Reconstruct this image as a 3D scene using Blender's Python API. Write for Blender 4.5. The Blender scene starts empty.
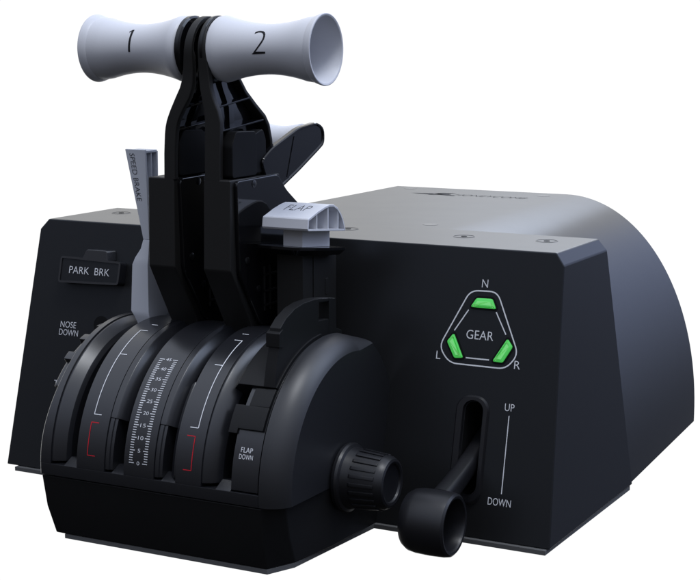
import bpy, bmesh, math, random
from mathutils import Vector, Matrix
R = math.radians
random.seed(4)
S = bpy.context.scene
K = 0.01                                   # everything below is written in centimetres

# ------------------------------------------------------------------ camera
cam = bpy.data.cameras.new('camera'); camo = bpy.data.objects.new('camera', cam)
S.collection.objects.link(camo); S.camera = camo
cam.sensor_width = 36; cam.sensor_fit = 'HORIZONTAL'; cam.lens = 1590 / 700 * 36
cam.clip_start = 0.01; cam.clip_end = 100
camo.location = (36 * K, -60 * K, 20.933 * K)
camo.rotation_euler = (R(90) - math.atan(257 / 1590), 0, R(27.8))

# ------------------------------------------------------------------ world, studio light, exposure
W = bpy.data.worlds.new('World'); S.world = W; W.use_nodes = True
nt = W.node_tree; nt.nodes.clear()
tc = nt.nodes.new('ShaderNodeTexCoord'); sx = nt.nodes.new('ShaderNodeSeparateXYZ')
mr = nt.nodes.new('ShaderNodeMapRange'); cr = nt.nodes.new('ShaderNodeValToRGB')
bg = nt.nodes.new('ShaderNodeBackground'); wo = nt.nodes.new('ShaderNodeOutputWorld')
nt.links.new(tc.outputs['Generated'], sx.inputs[0]); nt.links.new(sx.outputs['Z'], mr.inputs[0])
mr.inputs[1].default_value = -1; mr.inputs[2].default_value = 1
nt.links.new(mr.outputs[0], cr.inputs[0]); nt.links.new(bg.outputs[0], wo.inputs[0])
el = cr.color_ramp.elements
el[0].position = 0.0; el[0].color = (.012, .012, .012, 1)
el[1].position = 1.0; el[1].color = (.86, .93, 1.10, 1)
for p, c in ((.40, (.034, .033, .032, 1)), (.50, (.095, .096, .102, 1)), (.61, (.21, .22, .26, 1)), (.76, (.56, .62, .78, 1)), (.88, (.86, .94, 1.12, 1))):
    e = el.new(p); e.color = c
bg.inputs[1].default_value = 1.0
# the studio is brighter and bluer towards the back right
dt = nt.nodes.new('ShaderNodeVectorMath'); dt.operation = 'DOT_PRODUCT'; dt.inputs[1].default_value = (.50, .84, .20)
nt.links.new(tc.outputs['Generated'], dt.inputs[0])
m1 = nt.nodes.new('ShaderNodeMapRange'); m1.interpolation_type = 'SMOOTHSTEP'; m1.inputs[1].default_value = .45; m1.inputs[2].default_value = .98
nt.links.new(dt.outputs['Value'], m1.inputs[0])
m2 = nt.nodes.new('ShaderNodeMapRange'); m2.interpolation_type = 'SMOOTHSTEP'; m2.inputs[1].default_value = -.2; m2.inputs[2].default_value = .35
m2.inputs[3].default_value = .10; nt.links.new(sx.outputs['Z'], m2.inputs[0])
mm = nt.nodes.new('ShaderNodeMath'); mm.operation = 'MULTIPLY'; nt.links.new(m1.outputs[0], mm.inputs[0]); nt.links.new(m2.outputs[0], mm.inputs[1])
mx = nt.nodes.new('ShaderNodeMix'); mx.data_type = 'RGBA'; mx.blend_type = 'ADD'; mx.clamp_result = False
nt.links.new(mm.outputs[0], mx.inputs['Factor']); nt.links.new(cr.outputs[0], mx.inputs['A']); mx.inputs['B'].default_value = (.42, .53, .88, 1)
nt.links.new(mx.outputs['Result'], bg.inputs[0])

def area(name, loc, target, size, power, col, sy=None):
    l = bpy.data.lights.new(name, 'AREA'); o = bpy.data.objects.new(name, l); S.collection.objects.link(o)
    l.energy = power; l.color = col
    l.shape = 'RECTANGLE'; l.size = size; l.size_y = sy or size
    o.location = [v * K for v in loc]
    o.rotation_euler = (Vector(target) - Vector(loc)).to_track_quat('-Z', 'Y').to_euler()
    return o
area('overhead_softbox', (32, -22, 120), (2, 0, 12), .28, 4.5, (.93, .96, 1.0))
area('side_softbox', (105, 60, 150), (6, 12, 6), 1.0, 7.0, (.66, .78, 1.0))
area('rear_softbox', (-42, 195, 104), (2, 15, 12), .75, 5.0, (.70, .80, 1.0), .42)

S.view_settings.view_transform = 'Standard'; S.view_settings.look = 'None'
S.view_settings.exposure = 0; S.view_settings.gamma = 1
S.render.engine = 'CYCLES'

# ------------------------------------------------------------------ materials
def mat(name, col, rough=.45, spec=.5, bump=0., bscale=900., mottle=.0, emit=None, es=0., coat=0.):
    m = bpy.data.materials.new(name); m.use_nodes = True
    n = m.node_tree; b = n.nodes['Principled BSDF']
    b.inputs['Base Color'].default_value = (*col, 1); b.inputs['Roughness'].default_value = rough
    b.inputs['Specular IOR Level'].default_value = spec
    if coat: b.inputs['Coat Weight'].default_value = coat; b.inputs['Coat Roughness'].default_value = .08
    t = n.nodes.new('ShaderNodeTexCoord')
    if mottle:
        x = n.nodes.new('ShaderNodeTexNoise'); x.inputs['Scale'].default_value = 60; x.inputs['Detail'].default_value = 5
        n.links.new(t.outputs['Object'], x.inputs['Vector'])
        r = n.nodes.new('ShaderNodeMapRange'); r.inputs[3].default_value = rough - mottle; r.inputs[4].default_value = rough + mottle
        n.links.new(x.outputs['Fac'], r.inputs[0]); n.links.new(r.outputs[0], b.inputs['Roughness'])
    if bump:
        bump *= .5
        x = n.nodes.new('ShaderNodeTexNoise'); x.inputs['Scale'].default_value = bscale; x.inputs['Detail'].default_value = 3
        n.links.new(t.outputs['Object'], x.inputs['Vector'])
        u = n.nodes.new('ShaderNodeBump'); u.inputs['Strength'].default_value = bump; u.inputs['Distance'].default_value = .0002
        n.links.new(x.outputs['Fac'], u.inputs['Height']); n.links.new(u.outputs[0], b.inputs['Normal'])
    if emit:
        b.inputs['Emission Color'].default_value = (*emit, 1); b.inputs['Emission Strength'].default_value = es
    return m
M = {
    'shell':  mat('black textured plastic', (.0125, .0125, .013), .31, .42, 0, 3000, .012),
    'drum':   mat('satin black plastic', (.0125, .013, .016), .29, .80, 0, 2500, .012),
    'gate':   mat('dull black gate plastic', (.006, .006, .0065), .5, .3),
    'cheek':  mat('satin cheek plastic', (.0115, .012, .0145), .42, .7, 0, 2500, .012),
    'base':   mat('black base plastic', (.0085, .0085, .009), .42, .3, .2, 1800, .04),
    'gloss':  mat('glossy black plastic', (.005, .005, .006), .07, .5, .05, 300, .03),
    'lever':  mat('matt black lever plastic', (.0135, .013, .0125), .5, .35, .15, 1800, .04),
    'rubber': mat('soft black knob rubber', (.010, .010, .012), .36, .5, .15, 1500, .05),
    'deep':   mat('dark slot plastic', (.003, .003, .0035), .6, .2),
    'white':  mat('pale grey plastic', (.66, .665, .70), .42, .45, .12, 1600, .04),
    'grey':   mat('grey blue plastic', (.64, .66, .71), .48, .4, .12, 1600, .04),
    'wprint': mat('white print', (.82, .83, .86), .6, .2),
    'rprint': mat('red print', (.62, .02, .035), .6, .2),
    'kprint': mat('black print', (.012, .012, .014), .6, .2),
    'green':  mat('lit green lens', (.10, .55, .12), .25, .5, .0, 1, .0, (.07, .62, .09), .42),
    'glow':   mat('lamp core lens', (.20, .62, .22), .2, .5, .0, 1, .0, (.17, .72, .17), .5),
    'shadow_grey':    mat('grey contact shadow', (.12, .12, .12), .8, .2, .2, 900),  # contact shadow tone put into the colour
    'plug':   mat('smooth dark plug', (.05, .05, .053), .3, .5),
    'screw':  mat('dark screw steel', (.01, .01, .011), .25, .5),
}
M['shell'].node_tree.nodes['Principled BSDF'].inputs['Specular Tint'].default_value = (.80, .88, 1.0, 1)
bd = bpy.data.materials.new('glowing white sheet'); bd.use_nodes = True
_n = bd.node_tree; _n.nodes.clear(); _e = _n.nodes.new('ShaderNodeEmission'); _o = _n.nodes.new('ShaderNodeOutputMaterial')
_e.inputs[0].default_value = (1, 1, 1, 1); _e.inputs[1].default_value = 1.04; _n.links.new(_e.outputs[0], _o.inputs[0])

# ------------------------------------------------------------------ helpers
def wn(o):
    w = o.modifiers.new('weighted', 'WEIGHTED_NORMAL'); w.keep_sharp = True; w.weight = 100
class MB:
    def __init__(s): s.bm = bmesh.new()
    def loops(s, secs, cap=True, closed=True):
        b = s.bm; L = [[b.verts.new(p) for p in c] for c in secs]; n = len(L[0])
        for a, c in zip(L, L[1:]):
            for i in range(n if closed else n - 1):
                j = (i + 1) % n; b.faces.new((a[i], a[j], c[j], c[i]))
        if cap: b.faces.new(L[0][::-1]); b.faces.new(L[-1])
        return s
    def prism(s, poly, ax, a, c):
        f = {'x': lambda p, t: (t, p[0], p[1]), 'y': lambda p, t: (p[0], t, p[1]), 'z': lambda p, t: (p[0], p[1], t)}[ax]
        return s.loops([[f(p, a) for p in poly], [f(p, c) for p in poly]])
    def box(s, x0, x1, y0, y1, z0, z1):
        return s.prism([(x0, y0), (x1, y0), (x1, y1), (x0, y1)], 'z', z0, z1)
    def revx(s, prof, cy, cz, n=64, a0=0, a1=360, cap=False):      # profile (x, r) turned about an axis along x
        full = abs(a1 - a0) >= 360; m = n if full else n + 1; b = s.bm
        L = []
        for i in range(m):
            t = R(a0 + (a1 - a0) * i / n)
            L.append([b.verts.new((x, cy - r * math.cos(t), cz + r * math.sin(t))) for x, r in prof])
        for i in range(n):
            A, B = L[i], L[(i + 1) % m]
            for j in range(len(prof) - 1):
                b.faces.new((A[j], A[j + 1], B[j + 1], B[j]))
        return s
    def sector(s, poly, a0, a1, n=None, cy=-3.6, cz=3.1):          # solid ring piece, cross-section (x, r)
        n = n or max(2, int(abs(a1 - a0) / 1.5)); secs = []
        for i in range(n + 1):
            t = R(a0 + (a1 - a0) * i / n)
            secs.append([(x, cy - r * math.cos(t), cz + r * math.sin(t)) for x, r in poly])
        return s.loops(secs)
    def tube(s, pts, r, n=8):
        pts = [Vector(p) for p in pts]; secs = []
        for i, p in enumerate(pts):
            d = (pts[min(i + 1, len(pts) - 1)] - pts[max(i - 1, 0)]).normalized()
            u = d.orthogonal().normalized(); v = d.cross(u)
            secs.append([p + r * (math.cos(2 * math.pi * k / n) * u + math.sin(2 * math.pi * k / n) * v) for k in range(n)])
        return s.loops(secs)
    def build(s, name, m, parent=None, bevel=0., seg=2, ang=30, fn=None):
        b = s.bm
        if fn:
            for v in b.verts: v.co = fn(v.co)
        bmesh.ops.recalc_face_normals(b, faces=b.faces[:])
        if bevel:
            es = [e for e in b.edges if len(e.link_faces) == 2 and e.calc_face_angle(0) > R(ang)]
            bmesh.ops.bevel(b, geom=es, offset=bevel, segments=seg, profile=.5, affect='EDGES', clamp_overlap=True)
        for f in b.faces: f.smooth = True
        for e in b.edges:
            e.smooth = not (len(e.link_faces) != 2 or e.calc_face_angle(0) > R(28 if bevel else 25))
        for v in b.verts: v.co = v.co * K
        me = bpy.data.meshes.new(name); b.to_mesh(me); b.free(); me.materials.append(m)
        o = bpy.data.objects.new(name, me); S.collection.objects.link(o); o.parent = parent
        if bevel: wn(o)
        return o

def rrect(x0, x1, y0, y1, r, n=5):
    P = []
    for cx, cy, a in ((x1 - r, y0 + r, -90), (x1 - r, y1 - r, 0), (x0 + r, y1 - r, 90), (x0 + r, y0 + r, 180)):
        for i in range(n + 1):
            t = R(a + 90 * i / n); P.append((cx + r * math.cos(t), cy + r * math.sin(t)))
    return P
def rpoly(P, r, n=4):                                               # polygon with rounded corners
    out = []; N = len(P)
    for i in range(N):
        a, b, c = Vector(P[i - 1]), Vector(P[i]), Vector(P[(i + 1) % N])
        u = (a - b); v = (c - b); rr = min(r, u.length * .45, v.length * .45)
        p = b + u.normalized() * rr; q = b + v.normalized() * rr
        for k in range(n + 1):
            t = k / n; out.append(tuple((1 - t) ** 2 * p + 2 * t * (1 - t) * b + t * t * q))
    return out
def inset(P, d):
    N = len(P); out = []
    ar = sum(P[i][0] * P[(i + 1) % N][1] - P[(i + 1) % N][0] * P[i][1] for i in range(N))
    sg = 1 if ar > 0 else -1
    for i in range(N):
        a, b, c = Vector(P[i - 1]), Vector(P[i]), Vector(P[(i + 1) % N])
        n1 = Vector((-(b - a).y, (b - a).x)).normalized() * sg; n2 = Vector((-(c - b).y, (c - b).x)).normalized() * sg
        m = (n1 + n2); m = m / max(.3, m.length_squared) * 2
        out.append(tuple(b + m * d))
    return out
def frame_ring(mb, P, Q, fn):                                       # flat ring between outlines P, Q mapped by fn(u,v,w), w 0..h given in fn
    pass

def text_bm(txt, w, h, thin=0., shear=0., space=1.):
    c = bpy.data.curves.new('t', 'FONT'); c.body = txt; c.align_x = 'CENTER'; c.size = 1; c.offset = thin; c.shear = shear
    c.space_character = space; c.resolution_u = 4
    o = bpy.data.objects.new('t', c); S.collection.objects.link(o)
    dg = bpy.context.evaluated_depsgraph_get(); me = bpy.data.meshes.new_from_object(o.evaluated_get(dg))
    bpy.data.objects.remove(o); bpy.data.curves.remove(c)
    b = bmesh.new(); b.from_mesh(me); bpy.data.meshes.remove(me)
    xs = [v.co.x for v in b.verts]; ys = [v.co.y for v in b.verts]
    cx = (min(xs) + max(xs)) / 2; cy = (min(ys) + max(ys)) / 2
    sy = h / (max(ys) - min(ys)); s_x = sy if w is None else w / (max(xs) - min(xs))
    bmesh.ops.triangulate(b, faces=b.faces[:])
    for v in b.verts: v.co = Vector(((v.co.x - cx) * s_x, (v.co.y - cy) * sy, 0))
    return b
def text(name, txt, w, h, m, parent, fn, wrap=False, **kw):                     # fn maps flat (u, v) to the surface
    mb = MB(); mb.bm.free(); mb.bm = text_bm(txt, w, h, **kw)
    me_b = mb.bm
    k = max(1, int(h / .07)) if wrap else 0
    for i in range(1, k):
        bmesh.ops.bisect_plane(me_b, geom=me_b.verts[:] + me_b.edges[:] + me_b.faces[:], plane_co=(0, -h / 2 + h * i / k, 0), plane_no=(0, 1, 0))
    for v in me_b.verts: v.co = Vector(fn(v.co.x, v.co.y)) * K
    for f in me_b.faces: f.smooth = False
    me = bpy.data.meshes.new(name); me_b.to_mesh(me); me_b.free(); me.materials.append(m)
    o = bpy.data.objects.new(name, me); S.collection.objects.link(o); o.parent = parent
    return o
def quads(name, strips, m, parent, fn):                             # strips of flat (u0,u1,v0,v1) or 4-point quads, mapped by fn
    b = bmesh.new()
    for q in strips:
        b.faces.new([b.verts.new(Vector(fn(*p)) * K) for p in q])
    me = bpy.data.meshes.new(name); b.to_mesh(me); b.free(); me.materials.append(m)
    o = bpy.data.objects.new(name, me); S.collection.objects.link(o); o.parent = parent
    return o
def line(p, q, w):
    p, q = Vector(p), Vector(q); n = Vector((-(q - p).y, (q - p).x)).normalized() * w / 2
    return [tuple(p + n), tuple(p - n), tuple(q - n), tuple(q + n)]
def subdiv_line(p, q, w, n):
    p, q = Vector(p), Vector(q)
    return [line(p + (q - p) * i / n, p + (q - p) * (i + 1) / n, w) for i in range(n)]

TL = math.hypot(2.65, 12); FT = (0, 2.65 / TL, 12 / TL); FN = (0, -12 / TL, 2.65 / TL)
def F(x, z, w=0.):                                                  # point on the sloping front panel, w cm proud of it
    return (x, -1.35 + 2.65 * z / 12 + FN[1] * w, z + FN[2] * w)
def F3(co): return Vector(F(co.x, co.y, co.z))
CY, CZ, CR = -3.6, 3.1, 5.6
def D(x, a, w=.012):                                                # point on the drum, a degrees above its front
    t = R(a); return (x, CY - (CR + w) * math.cos(t), CZ + (CR + w) * math.sin(t))
def DU(x0, a0, w=.012):
    return lambda u, v: D(x0 + u, a0 + math.degrees(v / CR), w)

# ------------------------------------------------------------------ setting: glowing sheet added to make the blank surround white
mb = MB(); secs = []
for z in (-150, -75, 0, 75, 150, 215):
    secs.append([(220 * math.sin(R(a)), 220 * math.cos(R(a)), z) for a in range(-80, 8, 4)])
mb.loops(secs, cap=False, closed=False)
bo = mb.build('added_glowing_sheet', bd); bo['kind'] = 'structure'

# ------------------------------------------------------------------ the device
root = bpy.data.objects.new('throttle_console', None); S.collection.objects.link(root)
root['label'] = 'black aircraft throttle console with two white numbered lever handles, curved lever drum and boxy housing'
root['category'] = 'flight controller'

# housing
Z0 = .2
def hs(z, x0, x1, yb0, yb1): return [(x0, F(0, z)[1], z), (x1, F(0, z)[1], z), (x1, yb1, z), (x0, yb0, z)]
mb = MB(); mb.loops([hs(Z0, -13.85, 14.22, 9.5, 9.5), hs(11.5, -13.35, 13.68, 7.0, 6.6), hs(12, -12.9, 13.3, 6.9, 6.45)])
housing = mb.build('housing', M['shell'], root, bevel=.05, seg=2, ang=20)
slotP = [(p[0], p[1]) for p in rrect(9.93, 10.73, 1.9, 5.72, .39, 8)]
mb = MB(); mb.loops([[Vector((u, v, w)) for u, v in slotP] for w in (-3.2, 1.)])
cut = mb.build('cutter', M['deep'], None, fn=F3)
mo = housing.modifiers.new('b', 'BOOLEAN'); mo.object = cut; mo.operation = 'DIFFERENCE'; mo.solver = 'EXACT'
bpy.context.view_layer.update()
me = bpy.data.meshes.new_from_object(housing.evaluated_get(bpy.context.evaluated_depsgraph_get()))
housing.modifiers.clear(); housing.data = me; housing.data.name = 'housing'
bpy.data.objects.remove(cut)
for k in range(len(me.materials) - 1, 0, -1): me.materials.pop(index=k)
for p in me.polygons: p.material_index = 0; p.use_smooth = p.area < 3e-5
wn(housing)

# screws in the top of the housing: countersunk ring and head
for x, y in ((7.76, 4.44), (11.57, 4.7), (1.9, 4.5), (-11.27, 5.0)):
    mb = MB(); pr = [(12.0, .52), (12.02, .52), (12.02, .47), (12.004, .45)]
    N = 32
    mb.loops([[(x + r * math.cos(2 * math.pi * i / N), y + r * math.sin(2 * math.pi * i / N), z) for i in range(N)] for z, r in ((11.99, .50), (12.012, .49), (12.012, .455), (11.99, .45))], cap=False)
    sc = mb.build('screw_recess', M['shell'], housing)
    mb = MB(); mb.loops([[(x + r * math.cos(2 * math.pi * i / 20), y + r * math.sin(2 * math.pi * i / 20), z) for i in range(20)] for z, r in ((11.99, .14), (12.018, .13))])
    mb.build('screw', M['deep'], housing)

# curved side shell behind the housing
def hump(t):
    out = []
    yb = lambda z: (22.8 + 1.6 * z / 12) * t + (6.35 + 2.6 * (1 - z / 12)) * (1 - t)
    xc = 5.9 - .65 * t; a = 8.22 - .1 * t
    P = [(-5.3, Z0), (-5.3, 11.99), (xc, 11.99)]
    for i in range(1, 41):
        q = i / 40 * math.pi / 2; z = 11.99 * math.cos(q) ** .98; x = xc + a * math.sin(q)
        P.append((x, max(z, Z0) if i < 40 else Z0))
    return [(x, yb(z), z) for x, z in P]
mb = MB(); mb.loops([hump(0), hump(.33), hump(.66), hump(1)])
shell = mb.build('side_shell', M['shell'], root, bevel=0)
# emblem and lettering printed on the shell's flat top
T = lambda x0, y0: (lambda u, v: (x0 + u, y0 + v, 12.004))
quads('emblem', [[(-2.75, 20.9), (-1.3, 20.5), (-1.3, 21.5)], [(-1.35, 20.1), (-.2, 21.0), (-.1, 21.4), (-1.35, 21.1)],
                 [(-1.35, 21.4), (-.9, 22.3), (.0, 22.4), (-.5, 21.5)], [(-1.0, 20.7), (.35, 20.1), (.45, 20.4), (-.9, 21.3)]],
      M['kprint'], shell, lambda u, v: (u * .9 - .35, 21.2 + (v - 21.2) * .55, 12.004))
text('lettering', 'HONEYCOMB', 4.3, .62, M['kprint'], shell, T(1.95, 21.2), shear=.3, thin=-.01)
for x, y in ((4.5, 7.9), (-4.0, 23.4), (4.4, 23.0)):
    mb = MB(); mb.loops([[(x + r * math.cos(2 * math.pi * i / 24), y + r * math.sin(2 * math.pi * i / 24), z) for i in range(24)] for z, r in ((11.98, .38), (11.998, .375))])
    mb.build('plug', M['plug'], shell)

# grey slab added to stand for the contact shadow under the base
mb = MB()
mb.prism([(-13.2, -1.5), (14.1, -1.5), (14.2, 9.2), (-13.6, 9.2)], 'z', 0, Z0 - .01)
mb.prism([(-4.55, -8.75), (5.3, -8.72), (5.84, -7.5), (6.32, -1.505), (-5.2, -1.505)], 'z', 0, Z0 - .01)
mb.build('contact_shadow', M['shadow_grey'], root)

# ------------------------------------------------------------------ lever drum
mb = MB()
A0, A1 = -3, 128
r0 = 3.6
def strip(x0, x1, a0=A0, a1=A1, r=CR): mb.sector([(x0, r0), (x1, r0), (x1, r), (x0, r)], a0, a1)
mb.sector([(-5.42, r0), (-4.83, r0), (-4.83, CR), (-5.34, CR), (-5.42, CR - .08)], 2, A1)
mb.sector([(-4.83, r0), (-4.18, r0), (-4.18, CR - .55), (-4.3, CR - .36), (-4.72, CR - .05), (-4.83, CR - .06)], 3.2, A1)   # sloping rail in slot one
strip(-3.5, -2.11, 2)
strip(-1.14, .32, 2)
strip(1.36, 2.57, 2)
mb.sector([(2.57, r0), (3.22, r0), (3.22, CR - .62), (3.1, CR - .42), (2.9, CR - .2), (2.66, CR - .04), (2.57, CR - .05)], 3.6, A1)
strip(3.91, 5.12, 2.6, A1, CR - .10)
mb.sector([(-5.42, r0), (5.2, r0), (5.2, CR), (-5.34, CR), (-5.42, CR - .08)], A0, 2)
# stepped ledges low in slots two and three, wide rail above 25 degrees
for x in (-2.11, .32):
    mb.sector([(x, r0), (x + .33, r0), (x + .33, CR - .14), (x + .22, CR - .13), (x + .19, CR - .06), (x + .02, CR - .05), (x, CR - .07)], 3, 25)
    mb.sector([(x, r0), (x + .60, r0), (x + .60, CR - .50), (x + .55, CR - .40), (x + .34, CR - .10), (x + .28, CR - .04), (x + .04, CR + .0), (x, CR - .03)], 25.01, A1)
for x0, x1, a in ((-4.17, -3.5, 3.2), (-1.77, -1.14, 3.2), (.66, 1.36, 3.2), (3.23, 3.9, 3.4)):      # scooped slot ends
    mb.loops([[(x, CY - q * math.cos(R(g)), CZ + q * math.sin(R(g))) for x, q, g in ((x0, r0, 2.0), (x1, r0, 2.0), (x1, CR - .03, 2.0), (x0, CR - .03, 2.0))],
              [(x, CY - q * math.cos(R(g)), CZ + q * math.sin(R(g))) for x, q, g in ((x0, r0, a), (x1, r0, a), (x1, CR - .55, a + 2), (x0, CR - .55, a + 2))]])
def pull(v):
    if v.x < -5.15:
        a = math.degrees(math.atan2(v.z - CZ, -(v.y - CY))); t = min(1, max(0, (a - 5) / 40)); v.x += .24 * t * t * (3 - 2 * t)
    return v
drum = mb.build('lever_drum', M['drum'], root, bevel=.022, seg=2, ang=20, fn=pull)
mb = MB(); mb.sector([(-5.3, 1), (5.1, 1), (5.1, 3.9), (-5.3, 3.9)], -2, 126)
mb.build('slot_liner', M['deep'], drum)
mb = MB(); mb.sector([(1.0, 4.4), (1.3, 4.4), (1.3, CR - .16), (1.22, CR - .12), (1.0, CR - .3)], 3.5, 46, 30)
mb.build('slot_brush', M['drum'], drum, bevel=.02)
for x in (-3.6, -1.3, 3.75):
    mb = MB(); mb.sector([(x - .12, 4.2), (x + .02, 4.2), (x + .02, 4.9), (x - .12, 4.9)], 3.5, 70, 30)
    mb.build('slot_brush', M['deep'], drum)

# right cheek: rounded from the drum's edge to the flat disc face
def outline(off, x):
    P = []
    for i in range(0, 49):
        a = -3 + i * (102 / 48); t = R(a); k = off
        P.append((x, CY - (CR - k) * math.cos(t), CZ + (CR - k) * math.sin(t)))
    k = off * .55
    for y, z in ((-1.55, 8.28), (-.75, 7.55), (-.05, 6.5), (.25, 6.0)): P.append((x, y - k * .35, z - k * .5))
    P.append((x, .3 - off * .2, 2.78)); P.append((x, -4, 2.78))
    return P
mb = MB(); secs = [outline(.015, 5.21)]
for i in range(0, 13):
    q = i / 12 * R(66); secs.append(outline(.02 + .62 * (1 - math.cos(q)) / (1 - math.cos(R(66))), 5.25 + 1.08 * math.sin(q) / math.sin(R(66))))
mb.loops(secs); mb.build('drum_cheek', M['cheek'], root, bevel=0)
# body of the drum filling behind / under
mb = MB()
mb.loops([[(-5.38, -9.12, 2.76), (5.25, -9.12, 2.76), (5.98, -8.45, 2.76), (6.32, -5.5, 2.76), (6.34, .4, 2.76), (-5.6, .4, 2.76)],
          [(-5.25, -9.0, 1.4), (5.25, -9.0, 1.4), (5.93, -8.05, 1.4), (6.32, -5, 1.4), (6.34, .2, 1.4), (-5.4, .2, 1.4)],
          [(-4.98, -8.78, Z0), (5.28, -8.72, Z0), (5.85, -7.45, Z0), (6.2, -5, Z0), (6.34, -.9, Z0), (-5.2, -.9, Z0)]])
mb.build('drum_base', M['base'], root, bevel=.06, seg=3, ang=18)

# printed markings on the drum
def bracket(x_line, dx, a0, a1, tick=None):
    q = subdiv_line((x_line, a0), (x_line, a1), .035, 18)
    Q = []
    n = 20
    for i in range(n):
        b0 = a0 + (a1 - a0) * i / n; b1 = a0 + (a1 - a0) * (i + 1) / n
        Q.append([(x_line - .018, b0), (x_line + .018, b0), (x_line + .018, b1), (x_line - .018, b1)])
    e = .19
    for a in (a0, a1) + ((tick,) if tick else ()):
        Q.append([(x_line, a - e), (x_line + dx, a - e), (x_line + dx, a + e), (x_line, a + e)])
    return Q
quads('white_bracket', bracket(-2.91, .36, 25.5, 72.4, 55), M['wprint'], drum, D)
quads('white_bracket', bracket(2.16, -.38, 25.5, 72.4, 55), M['wprint'], drum, D)
quads('red_bracket', bracket(-2.96, .38, 8.1, 22), M['rprint'], drum, D)
quads('red_bracket', bracket(2.1, -.38, 8.1, 22), M['rprint'], drum, D)
Q = []
for u in range(46):
    a = 7.8 + u * 1.045; big = u % 5 == 0; e = .17
    for x, s in ((-.885, 1), (.0, -1)):
        L = .24 if big else .17
        Q.append([(x, a - e), (x + s * L, a - e), (x + s * L, a + e), (x, a + e)])
quads('scale_markings', Q, M['wprint'], drum, D)
for u in range(0, 46, 5):
    t = str(u); text('scale_number', t, .13 * len(t), .15, M['wprint'], drum, DU(-.44, 7.8 + u * 1.045), thin=-.005)
for x, z in ((-2.55, 78.5), (2.0, 78.5)):
    quads('index_mark', [[(x - .2, z), (x + .1, z), (x + .1, z + .5), (x - .2, z + .5)]], M['wprint'], drum, D)
for t, a, w in (('FLAP', 19.4, .53), ('DOWN', 16.6, .62)):
    text('lettering', t, w, .2, M['wprint'], drum, DU(4.48, a, -.088))

# flap gate on the right strip and the fin beside the lever
mb = MB()
mb.sector([(3.93, 5.0), (5.08, 5.0), (5.08, CR + .05), (3.93, CR + .03)], 27.5, 37.5)
mb.sector([(3.5, 5.0), (3.93, 5.0), (3.93, CR - .0), (3.5, CR - .04)], 25.5, 37.8)
mb.sector([(4.12, 4.6), (5.08, 4.6), (5.08, CR + .05), (4.12, CR - .02)], 37.5, 46)
mb.sector([(3.0, 4.4), (5.08, 4.4), (5.08, CR + .06), (3.36, CR + .06), (3.3, CR + .04), (3.0, CR - .3)], 46.5, 88)
mb.build('flap_gate', M['gate'], root, bevel=.03)
fin = [(-7.25, 8.6), (-7.1, 9.75), (-6.41, 10.0), (-5.9, 10.12), (-5.21, 10.22), (-4.4, 10.24), (-3.6, 10.2), (-2.48, 10.03), (-2.4, 8.75), (-1.93, 8.6), (-1.9, 8.0), (-6.6, 7.9)]
finL = [(-7.15, 8.7), (-7.05, 9.5), (-6.6, 9.82), (-5.9, 10.1), (-5.21, 10.22), (-4.4, 10.24), (-3.95, 10.22), (-3.95, 8.6), (-3.6, 8.2), (-6.6, 7.2), (-7.55, 7.2), (-7.35, 8.1)]
mb = MB(); mb.prism(finL, 'x', 4.5, 5.0)
mb.prism([(-3.05, 8.2), (-3.05, 10.12), (-2.48, 10.03), (-2.4, 8.75), (-1.93, 8.6), (-1.9, 8.0)], 'x', 4.5, 5.0)
mb.prism([(-3.949, 8.1), (-3.949, 9.3), (-3.051, 9.25), (-3.051, 8.1)], 'x', 4.5, 4.99)
mb.prism([(-3.949, 10.05), (-3.949, 10.22), (-3.051, 10.12), (-3.051, 9.98)], 'x', 4.5, 4.99)
mb.prism([(-7.22, 8.75), (-7.2, 9.3), (-6.9, 9.45), (-6.9, 8.7)], 'x', 4.42, 5.04)
mb.build('gate_fin', M['gate'], root, bevel=.03)

# trim wheel peeping out on the left
mb = MB(); mb.sector([(-6.0, 3), (-5.5, 3), (-5.5, 5.0), (-5.6, 5.1), (-5.9, 5.1), (-6.0, 5.0)], 38, 110, 60, -3.4, 3.0)
for a in (52, 66, 80, 94):
    mb.sector([(-6.0, 4.9), (-5.5, 4.9), (-5.5, 5.3), (-6.0, 5.3)], a, a + 5, 2, -3.4, 3.0)
mb.build('trim_wheel', M['drum'], root, bevel=.05)
mb = MB(); mb.loops([[Vector((-9.15 + .42 * math.cos(t * math.pi / 12), 7.25 + .40 * math.sin(t * math.pi / 12), w)) for t in range(24)] for w in (-.01, .012)])
mb.build('wheel_opening', M['deep'], root, fn=F3)

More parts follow.
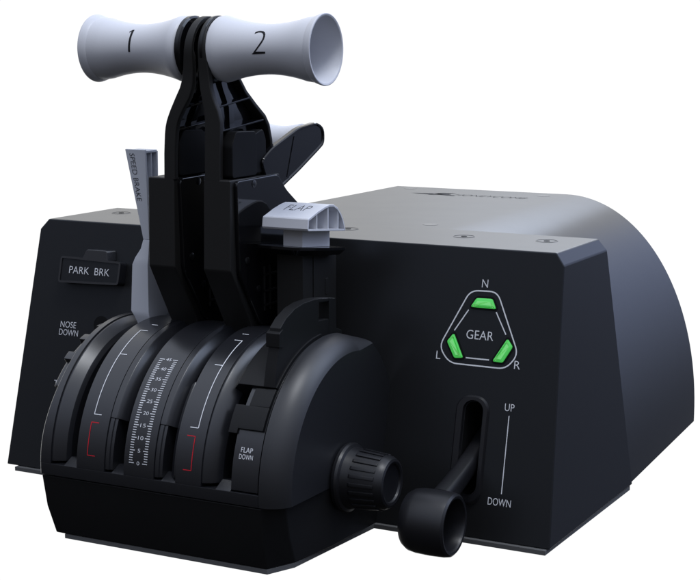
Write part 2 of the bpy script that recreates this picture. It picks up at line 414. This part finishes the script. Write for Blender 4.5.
# ------------------------------------------------------------------ thrust levers
def body_points():
    return None
def lever(c, k, digit):
    """c: middle of the slot, k: +1 neck bends right (lever one), -1 neck bends left (lever two)"""
    # -- body
    mb = MB()
    # wide lower box and tapering foot
    mb.loops([[(c - .74, -5.2, 15.0), (c + .55, -5.2, 15.0), (c + .55, -1.2, 15.0), (c - .74, -1.2, 15.0)],
              [(c - .80, -5.2, 11.25), (c + .52, -5.2, 11.25), (c + .52, -.6, 11.25), (c - .80, -.6, 11.25)],
              [(c - .74, -3.75, 8.75), (c + .5, -3.5, 8.75), (c + .5, -.6, 8.75), (c - .74, -.6, 8.75)],
              [(c - .4, -3.5, 8.0), (c + .4, -3.5, 8.0), (c + .4, -1.5, 8.0), (c - .4, -1.5, 8.0)]])
    body = mb.build('throttle_lever', M['lever'], root, bevel=.07, seg=3)
    # -- side cover with its rounded upper edge
    mb = MB()
    P = rpoly([(-4.95, 14.95), (-1.6, 15.0), (-.9, 14.3), (.7, 13.25), (.8, 11.0), (.1, 9.3), (-.6, 8.7), (-3.1, 8.7), (-4.75, 11.1)], .25)
    mb.prism(P, 'x', c + .5, c + .72)
    mb.build('side_cover', M['gloss'], body, bevel=.06, seg=3)
    for y, z in ((-3.6, 14.75), (-4.2, 11.6), (-3.3, 10.3)):
        mb = MB(); mb.revx([(c + .70, 0), (c + .76, .0), (c + .76, .11), (c + .74, .16), (c + .70, .16)], y, z, 20)
        mb.build('cover_screw', M['screw'], body)
    mb = MB()
    for z in (9.5, 10.1, 10.8): mb.box(c + .70, c + .80, -2.9, -1.7, z, z + .07)
    for y in (-2.9, -2.45, -1.75): mb.box(c + .705, c + .79, y, y + .06, 9.3, 11.2)
    mb.build('vent_grid', M['lever'], body)
    # -- neck: front rim, hub rim, rear rim around a recessed web
    HY, HZ = -3.95, 20.28
    front = [(-5.2, z) for z in (14.9, 16, 16.8, 17.1, 17.35, 17.55, 17.8, 18.05, 18.3, 18.5, 18.7, 18.9, 19.1)] + [(-5.22, 19.5), (-5.27, 20.0)]
    hub = [(HY - 1.34 * math.cos(R(a)), HZ + 1.34 * math.sin(R(a))) for a in range(0, 181, 12)]
    rear = [(-2.72, 19.6), (-2.75, 19.1), (-2.4, 18.55), (-1.98, 18.0), (-1.5, 17.5), (-1.2, 17.1), (-.95, 16.4), (-.88, 15.6), (-.88, 14.9)]
    path = front + hub + rear
    def xlr(z):                                                      # left and right faces of the lever at this height
        T_ = ([(14.9, -1.38, .54), (16.2, -1.36, .54), (17.0, -1.29, .56), (17.35, -1.19, .58), (17.7, -1.03, .62), (18.3, -.68, .70), (18.7, -.50, .62), (19.0, -.43, .54), (19.4, -.38, .48), (20.5, -.30, .38), (22, -.2, .3)] if k > 0 else
              [(14.9, .72, .74), (17.0, .76, .74), (17.4, .77, .74), (17.8, .70, .68), (18.3, .54, .56), (18.7, .44, .52), (19.2, .38, .50), (21.1, .32, .30), (22, .3, .28)])
        for (z0, m0, w0), (z1, m1, w1) in zip(T_, T_[1:]):
            if z <= z1:
                t = max(0, (z - z0) / (z1 - z0)); m, w = m0 + (m1 - m0) * t, w0 + (w1 - w0) * t; break
        return m - w / 2, m + w / 2
    mb = MB(); secs = []
    N = len(path)
    for i, p in enumerate(path):
        a = Vector(path[max(0, i - 1)]); b = Vector(path[min(N - 1, i + 1)]); d = (b - a).normalized()
        nrm = Vector((d.y, -d.x)); th = .30 if i < len(front) else .2
        q = Vector(p) + nrm * th; xl, xr = xlr(p[1])
        secs.append([(xl, p[0], p[1]), (xr, p[0], p[1]), (xr, q.x, q.y), (xl, q.x, q.y)])
    mb.loops(secs)
    mb.build('neck_rim', M['lever'], body, bevel=.06, seg=3, ang=40)
    # web: rows across from the front to the rear
    def ry(z):
        P = rear[::-1]
        for (y0, z0), (y1, z1) in zip(P, P[1:]):
            if z0 <= z <= z1: return y0 + (y1 - y0) * (z - z0) / (z1 - z0 + 1e-9)
        return HY + math.sqrt(max(0, 1.3 ** 2 - (z - HZ) ** 2))
    mb = MB(); secs = []
    for z in [14.95, 15.6, 16.4, 16.9, 17.2, 17.5, 17.9, 18.3, 18.7, 19.1, 19.5, 20, 20.5, 21, 21.5]:
        yf = -5.1 if z < 20 else HY - math.sqrt(max(0, 1.25 ** 2 - (z - HZ) ** 2)); yr = ry(z) - .08; xl, xr = xlr(z)
        secs.append([(xl + .02, yf, z), (xl + .16, yf, z), (xl + .16, yr, z), (xl + .02, yr, z)])
    mb.loops(secs)
    mb.build('neck_web', M['gloss'], body)
    # ribs on the web
    mb = MB()
    for (y0, z0), (y1, z1) in (((-5.0, 17.88), (-2.45, 18.19)), ((-5.0, 16.92), (-1.6, 17.25))):
        xa, xb = xlr(z0)[0] + .1, xlr((z0 + z1) / 2)[1] - .06
        mb.loops([[(xa, y0, z0), (xb, y0, z0), (xb, y0, z0 + .08), (xa, y0, z0 + .08)], [(xa, y1, z1), (xb, y1, z1), (xb, y1, z1 + .08), (xa, y1, z1 + .08)]])
    xa = xlr(17.5)[0]
    mb.loops([[(xlr(z)[0] + .1, y, z), (xlr(z)[0] + .3, y, z), (xlr(z)[0] + .3, y + .42, z), (xlr(z)[0] + .1, y + .42, z)] for y, z in ((-3.75, 16.5), (-3.75, 17.2), (-3.7, 17.9), (-3.9, 18.6), (-4.1, 19.3))])
    mb.build('rib', M['gloss'], body, bevel=.02)
    # -- mechanism cover block on the side of the neck
    bx0, bx1 = (c - .35, c + .46) if k < 0 else (c + .25, c + .62)
    mb = MB(); mb.prism(rpoly([(-4.85, 15.05), (-4.85, 16.4), (-4.5, 16.95), (-3.0, 16.9), (-2.9, 16.5), (-2.9, 15.05)], .15), 'x', bx0, bx1)
    mb.prism(rpoly([(-2.88, 15.1), (-2.88, 16.75), (-2.2, 16.95), (-1.95, 16.5), (-1.95, 15.1)], .15), 'x', bx0, bx1 - .12)
    mb.build('mechanism_cover', M['deep'], body, bevel=.05, seg=3)
    # -- reverse lever arm with the small white handle behind it
    arm = rpoly([(-2.2, 15.0), (-2.52, 15.6), (-1.68, 16.08), (.74, 16.86), (2.37, 17.02), (3.0, 16.7), (3.0, 16.0), (2.5, 15.75), (.72, 14.95), (-1.02, 14.25), (-1.86, 14.5)], .35)
    i1, i2 = inset(arm, .10), inset(arm, .14)
    mb = MB(); mb.loops([[(c + .14, y, z) for y, z in i1], [(c + .20, y, z) for y, z in arm], [(c + .40, y, z) for y, z in arm], [(c + .46, y, z) for y, z in inset(arm, .03)], [(c + .46, y, z) for y, z in i1], [(c + .40, y, z) for y, z in i2]])
    mb.prism(rpoly([(-.35, 14.75), (-.1, 14.8), (.55, 16.55), (.3, 16.5)], .05), 'x', c + .395, c + .43)
    ra = mb.build('reverse_lever', M['gloss'], body)
    mb = MB()
    pr = [(c - 1.9, 0), (c - 1.9, .78), (c - 1.8, .92)] + [(c - 1.8 + i * .19, .80 + .14 * (abs(i - 5) / 5) ** 2.0) for i in range(1, 10)] + [(c + .1, .92), (c + .16, .8), (c + .16, 0)]
    mb.revx(pr, 1.5, 16.05, 48)
    mb.build('reverse_handle', M['white'], body)
    mb = MB(); mb.revx([(c - 2.05, 0), (c - 2.05, .9), (c - 2.0, .98), (c - 1.92, .98), (c - 1.88, .9), (c - 1.88, 0)], 1.5, 16.05, 48)
    mb.build('handle_disc', M['gloss'], body)
    # -- hub disc facing the handle
    hx = -1.0 if k > 0 else .22
    hx2 = -.72 if k > 0 else .44
    mb = MB(); mb.revx([(hx, 0), (hx, 1.28), (hx + .05, 1.36), (hx2 - .06, 1.36), (hx2, 1.28), (hx2, .95), (hx2 - .1, .92), (hx2 - .1, 0)], HY, HZ, 72)
    mb.build('hub', M['gloss'], body)
    for a in (35, 75, 115, 150):
        pass
    # -- flared handle
    if k > 0: x_in, s = -.98, -1
    else:     x_in, s = .43, 1
    L = 4.97 if k < 0 else 4.83
    pr = [(0, 0), (0, 1.18), (.05, 1.27), (.14, 1.335), (.30, 1.365), (.44, 1.345)]
    for i in range(1, 24):
        t = i / 24; x = .44 + (L - .62 - .44) * t; m_ = (t - .52) / .52
        pr.append((x, 1.0 + .34 * abs(m_) ** 1.9 + (.03 * t)))
    pr += [(L - .36, 1.325), (L - .30, 1.37), (L - .17, 1.41), (L - .06, 1.44), (L - .01, 1.43), (L, 1.40), (L - .02, 1.34), (L - .1, 1.30)]
    for i in range(1, 12):
        t = i / 12; pr.append((L - .1 - 3.6 * t, 1.30 - .55 * math.sin(t * math.pi / 2)))
    pr.append((L - 3.7, 0))
    mb = MB(); mb.revx([(x_in + s * x, r) for x, r in pr], HY, HZ, 96)
    h = mb.build('handle', M['white'], body)
    def HS(u, v, x0=(2.86 if k < 0 else -3.43), a0=(17.5 if k < 0 else 21)):
        x = x0 + u; t = abs(x - x_in); r = 1.0
        for (xa, ra_), (xb, rb) in zip(pr[5:], pr[6:]):
            if xa <= t <= xb: r = ra_ + (rb - ra_) * (t - xa) / (xb - xa); break
        r += .008; a = R(a0) + v / r
        return (x, HY - r * math.cos(a), HZ + r * math.sin(a))
    if k < 0: text('number', digit, .62, 1.02, M['kprint'], h, HS, thin=-.02, wrap=True)
    else:
        Q = [[(-.05, -.51 + i * .085), (.05, -.51 + i * .085), (.05, -.51 + (i + 1) * .085), (-.05, -.51 + (i + 1) * .085)] for i in range(12)]
        Q.append([(-.15, .40), (-.13, .34), (-.041, .42), (-.041, .51)])
        quads('number', Q, M['kprint'], h, HS)
    return body
lever(-1.7, 1, '1')
lever(1.04, -1, '2')

# ------------------------------------------------------------------ speed brake lever
def rows(R_):   # z, x_left, x_right, y_front, y_back
    return [[(xl, yf, z), (xr, yf, z), (xr, yb, z), (xl, yb, z)] for z, xl, xr, yf, yb in R_]
mb = MB()
mb.loops(rows([(8.2, -4.2, -3.55, -3.6, -2.5), (8.7, -4.3, -3.5, -3.8, -2.35), (8.95, -4.44, -3.5, -3.85, -2.35), (11.0, -4.32, -3.5, -3.85, -2.8), (11.3, -4.2, -3.5, -3.8, -2.9),
               (11.7, -3.93, -3.5, -3.75, -2.95), (12.1, -3.82, -3.5, -3.7, -2.95)]))
mb.loops(rows([(12.101, -3.82, -3.5, -3.7, -3.58), (16.0, -4.55, -3.5, -3.88, -3.76)]))      # front skin
mb.loops(rows([(12.101, -3.82, -3.5, -3.07, -2.95), (15.9, -4.5, -3.5, -3.02, -2.9)]))      # back skin
mb.loops(rows([(12.101, -3.82, -3.7, -3.579, -3.071), (15.9, -4.5, -4.2, -3.759, -3.021)]))   # left wall
mb.loops(rows([(12.101, -3.699, -3.52, -3.579, -3.071), (14.0, -3.9, -3.52, -3.66, -3.05)]))
mb.loops(rows([(13.8, -3.95, -3.52, -3.38, -3.30), (15.9, -4.2, -3.52, -3.42, -3.34)]))
mb.loops(rows([(15.84, -4.499, -3.5, -3.759, -3.01), (15.96, -4.51, -3.5, -3.759, -2.95)]))
sb = mb.build('speed_brake_lever', M['grey'], root, bevel=.03, seg=2, ang=25)
def SB(u, v):    # u runs down the lever, v towards the right
    z = 14.8 - u; return (-4.05 + v + (z - 14.8) * -.14, -3.7 - (z - 12.1) * .0462 - .012, z)
text('lettering', 'SPEED BRAKE', 2.05, .25, M['kprint'], sb, lambda u, v: SB(u, v), thin=-.012)
mb = MB(); mb.prism([(-2.75, 10.1), (-2.6, 10.1), (-2.6, 9.5), (-2.75, 9.5)], 'x', -3.52, -3.49); mb.build('side_notch', M['kprint'], sb)

# ------------------------------------------------------------------ flap lever
tilt = lambda v: Vector((v.x, v.y, v.z - .10 * (v.y + 3.4)))        # the lever leans back a little
mb = MB()
mb.box(2.5, 3.76, -3.05, -2.2, 8.0, 11.9); mb.box(2.6, 3.80, -2.19, -.2, 8.0, 11.75)
mb.prism([(-1.2, 9.9), (-.95, 9.9), (-.95, 10.6), (-1.2, 10.6)], 'x', 3.78, 3.83)
fl = mb.build('flap_lever', M['lever'], root, bevel=.04)
mb = MB(); mb.loops([[(x, y, 11.86) for x, y in inset(rpoly([(1.9, -3.8), (3.95, -4.0), (4.5, -2.4), (4.5, -.5), (1.9, -.5)], .3), .25)],
                     [(x, y, 12.08) for x, y in rpoly([(1.9, -3.8), (3.95, -4.0), (4.5, -2.4), (4.5, -.5), (1.9, -.5)], .3)],
                     [(x, y, 12.2) for x, y in rpoly([(1.9, -3.8), (3.95, -4.0), (4.5, -2.4), (4.5, -.5), (1.9, -.5)], .3)]])
mb.build('lever_plate', M['gloss'], fl, bevel=.03, seg=2, fn=tilt)
mb = MB(); mb.box(3.0, 3.92, -3.36, -1.0, 12.201, 13.05); st = mb.build('knob_stem', M['white'], fl, bevel=.02, fn=tilt)
prof = [(-4.06, 12.93), (-4.11, 13.0), (-4.05, 13.38), (-4.0, 13.43), (-3.9, 13.46), (-3.2, 13.74), (-2.6, 13.93), (-2.2, 14.02), (-1.85, 14.02), (-1.5, 13.9), (-1.2, 13.66), (-1.0, 13.4), (-.86, 13.1), (-.8, 12.93), (-.86, 12.9), (-4.0, 12.9)]
KX0, KX1 = 2.40, 4.58
inn = inset(prof, .09)
mb = MB(); mb.loops([[(KX0, y, z) for y, z in inset(prof, .05)], [(KX0 + .05, y, z) for y, z in prof], [(KX1 - .9, y, z) for y, z in prof], [(KX1 - .02, y, z) for y, z in prof], [(KX1, y, z) for y, z in inset(prof, .02)],
    [(KX1, y, z) for y, z in inn], [(KX1 - .9, y, z) for y, z in inn]])
knob = mb.build('flap_knob', M['white'], fl, fn=tilt)
def topz(y):
    P = inn[2:14]
    for (y0, z0), (y1, z1) in zip(P, P[1:]):
        if y0 <= y <= y1: return z0 + (z1 - z0) * (y - y0) / (y1 - y0)
    return 13.4
for y in (-3.26, -2.30, -1.42):
    mb = MB()
    mb.box(KX1 - .9, KX1 - .03, y - .035, y + .035, 12.97, topz(y) + .03)
    mb.build('knob_rib', M['white'], knob and fl, fn=tilt)
def FT_(u, v):
    y = -2.95 + v
    for (y0, z0), (y1, z1) in zip(prof[4:], prof[5:]):
        if y0 <= y <= y1: z = z0 + (z1 - z0) * (y - y0) / (y1 - y0); break
    return tilt(Vector((3.52 + u, y, z + .008)))
text('lettering', 'FLAP', 1.12, .62, M['kprint'], fl, FT_, thin=-.02, wrap=True)

# ------------------------------------------------------------------ ribbed trim knob
WY, WZ = -4.15, 2.95
mb = MB()
pr = [(6.3, 1.30), (6.42, 1.42), (6.55, 1.44), (6.66, 1.40), (6.72, 1.28), (6.9, 1.24), (7.1, 1.20), (8.1, 1.12), (8.3, 1.10), (8.48, 1.0), (8.52, .90), (8.48, .80), (8.40, .76), (8.36, .6), (8.36, 0)]
mb.revx(pr, WY, WZ, 96)
kn = mb.build('trim_knob', M['rubber'], root)
for i in range(22):
    a = 360 / 22 * i; q = MB()
    q.sector([(7.05, 1.1), (8.16, 1.0), (8.16, 1.165), (7.15, 1.255), (7.05, 1.22)], a, a + 7.5, 3, WY, WZ)
    q.build('grip_ridge', M['rubber'], kn, bevel=.02)

# ------------------------------------------------------------------ park brake switch
P3 = lambda co: Vector(F(co.x + .38, co.y, co.z))
PB = MB()
P = rpoly([(-11.92, 9.02), (-8.4, 9.12), (-8.37, 10.2), (-11.9, 10.28)], .16)
PB.loops([[Vector((u, v, w)) for u, v in P] for w in (.0, .5)])
pb = PB.build('park_brake_switch', M['drum'], root, bevel=.05, fn=P3)
P2 = inset(P, .1)
mb = MB(); mb.loops([[Vector((u, v, w)) for u, v in P2] for w in (.50, .503)])
# raised edge
for a, b2 in ((0, .0),):
    pass
mb.build('label_face', M['shell'], pb, fn=P3)
mb = MB(); n = len(P)
mb.loops([[Vector((u, v, .49)) for u, v in P], [Vector((u, v, .55)) for u, v in P], [Vector((u, v, .55)) for u, v in P2], [Vector((u, v, .49)) for u, v in P2]], cap=False)
mb.build('label_rim', M['drum'], pb, fn=P3)
text('lettering', 'PARK  BRK', 2.35, .33, M['wprint'], pb, lambda u, v: F(-9.77 + u, 9.66 + v, .53), thin=-.006)
mb = MB(); mb.loops([[Vector((u, v, w)) for u, v in pp] for w, pp in ((.0, rpoly([(-10.5, 10.2), (-9.0, 10.2), (-9.1, 10.75), (-10.3, 10.75)], .12)), (.46, rpoly([(-10.75, 10.1), (-9.2, 10.1), (-9.3, 10.66), (-10.5, 10.66)], .12)))])
mb.build('finger_tab', M['drum'], pb, bevel=.08, seg=3, fn=P3)

# texts on the front panel
def ptext(t, x, z, w, h, parent=None, **kw): return text('lettering', t, w, h, M['wprint'], parent or housing, lambda u, v: F(x + u, z + v, .012), thin=-.006)
ptext('NOSE', -11.05, 7.09, .92, .29)
ptext('DOWN', -10.99, 6.72, 1.12, .29)
ptext('TRIM', -11.06, 4.3, .95, .29)
ptext('UP', 11.9, 5.62, .42, .30)
ptext('DOWN', 11.85, 1.78, 1.02, .30)
quads('travel_line', [line((11.91, 2.12), (11.91, 5.29), .04)], M['wprint'], housing, lambda u, v: F(u, v, .012))

# ------------------------------------------------------------------ gear indicator
def fl_(u, v, w=.012): return F(u, v, w)
OUT = rpoly([(9.62, 10.25), (10.88, 10.28), (12.08, 7.78), (11.58, 7.13), (8.97, 7.14), (8.42, 7.80)], .38, 6)
INN = inset(OUT, .055)
n = len(OUT)
gi = quads('gear_indicator', [[OUT[i], OUT[(i + 1) % n], INN[(i + 1) % n], INN[i]] for i in range(n)] +
           [line((9.64, 9.42), (9.08, 8.52), .05), line((10.89, 9.42), (11.42, 8.54), .05), line((9.72, 7.45), (10.78, 7.45), .05)],
           M['wprint'], root, fl_)
ptext('GEAR', 10.26, 8.42, 1.22, .37, gi)
ptext('N', 10.27, 10.55, .27, .33, gi)
ptext('L', 8.46, 7.45, .20, .33, gi)
ptext('R', 12.05, 7.36, .26, .33, gi)
for Pq, d in (([(9.72, 9.54), (9.96, 9.93), (10.69, 9.95), (10.90, 9.53)], (0, 1)),
              ([(9.08, 8.42), (9.62, 7.42), (9.22, 7.38), (8.80, 8.06)], 0),
              ([(11.53, 8.40), (11.80, 8.08), (11.40, 7.38), (10.94, 7.40)], 0)):
    Pq = [(sum(q[0] for q in Pq) / 4 + (p[0] - sum(q[0] for q in Pq) / 4) * .97, sum(q[1] for q in Pq) / 4 + (p[1] - sum(q[1] for q in Pq) / 4) * .97) for p in Pq]
    o = rpoly(Pq, .08, 3); bz = inset(o, -.09); mi = inset(o, .08)
    mb = MB(); mb.loops([[Vector((u, v, .0)) for u, v in bz], [Vector((u, v, .014)) for u, v in bz]])
    bez = mb.build('lamp_bezel', M['deep'], gi, fn=F3)
    mb = MB(); mb.loops([[Vector((u, v, .0)) for u, v in o], [Vector((u, v, .07)) for u, v in o], [Vector((u, v, .10)) for u, v in mi]])
    mb.build('gear_lamp', M['green'], gi, fn=F3)
    m2 = inset(o, .12)
    if len(m2) > 2:
        mb = MB(); mb.loops([[Vector((u, v, .095)) for u, v in m2], [Vector((u, v, .115)) for u, v in m2]])
        mb.build('lamp_window', M['glow'], gi, bevel=.008, fn=F3)

# ------------------------------------------------------------------ gear slot rim and gear lever
mb = MB(); A = rrect(9.52, 11.02, 1.5, 5.95, .62, 8); B_ = rrect(9.6, 10.96, 1.6, 5.88, .56, 8); C_ = rrect(9.86, 10.80, 1.85, 5.76, .44, 8); D_ = rrect(9.91, 10.75, 1.88, 5.74, .41, 8)
mb.loops([[Vector((u, v, w)) for u, v in PP] for PP, w in ((A, -.01), (A, .02), (B_, .13), (C_, .13), (D_, .02), (D_, -.35))], cap=False)
mb.build('gear_slot_rim', M['rubber'], root, fn=F3)
RY, RZ = -4.12, 1.58
mb = MB()
pr = [(9.0, 0), (9.0, .9), (9.08, 1.12), (9.3, 1.26), (9.6, 1.31), (10.2, 1.33), (10.8, 1.31), (11.0, 1.27), (11.08, 1.18), (11.06, 1.08), (10.95, 1.03), (9.6, .98), (9.5, .9), (9.5, 0)]
mb.revx([(x + .18, q) for x, q in pr], RY, RZ, 80)
gl = mb.build('gear_lever', M['rubber'], root)
mb = MB()
secs = []
for t in range(9):
    q = t / 8; y = -3.3 + 4.5 * q; z = 2.35 + 1.6 * q - .15 * math.sin(q * 3.14); hw = .42 - .06 * q; hh = .42 - .08 * q
    secs.append([(10.3 + hw * math.copysign(abs(math.cos(a)) ** .6, math.cos(a)), y - math.sin(a) * hh * .3, z + math.copysign(abs(math.sin(a)) ** .6, math.sin(a)) * hh) for a in [2 * math.pi * i / 20 for i in range(20)]])
mb.loops(secs); mb.build('lever_arm', M['rubber'], gl)
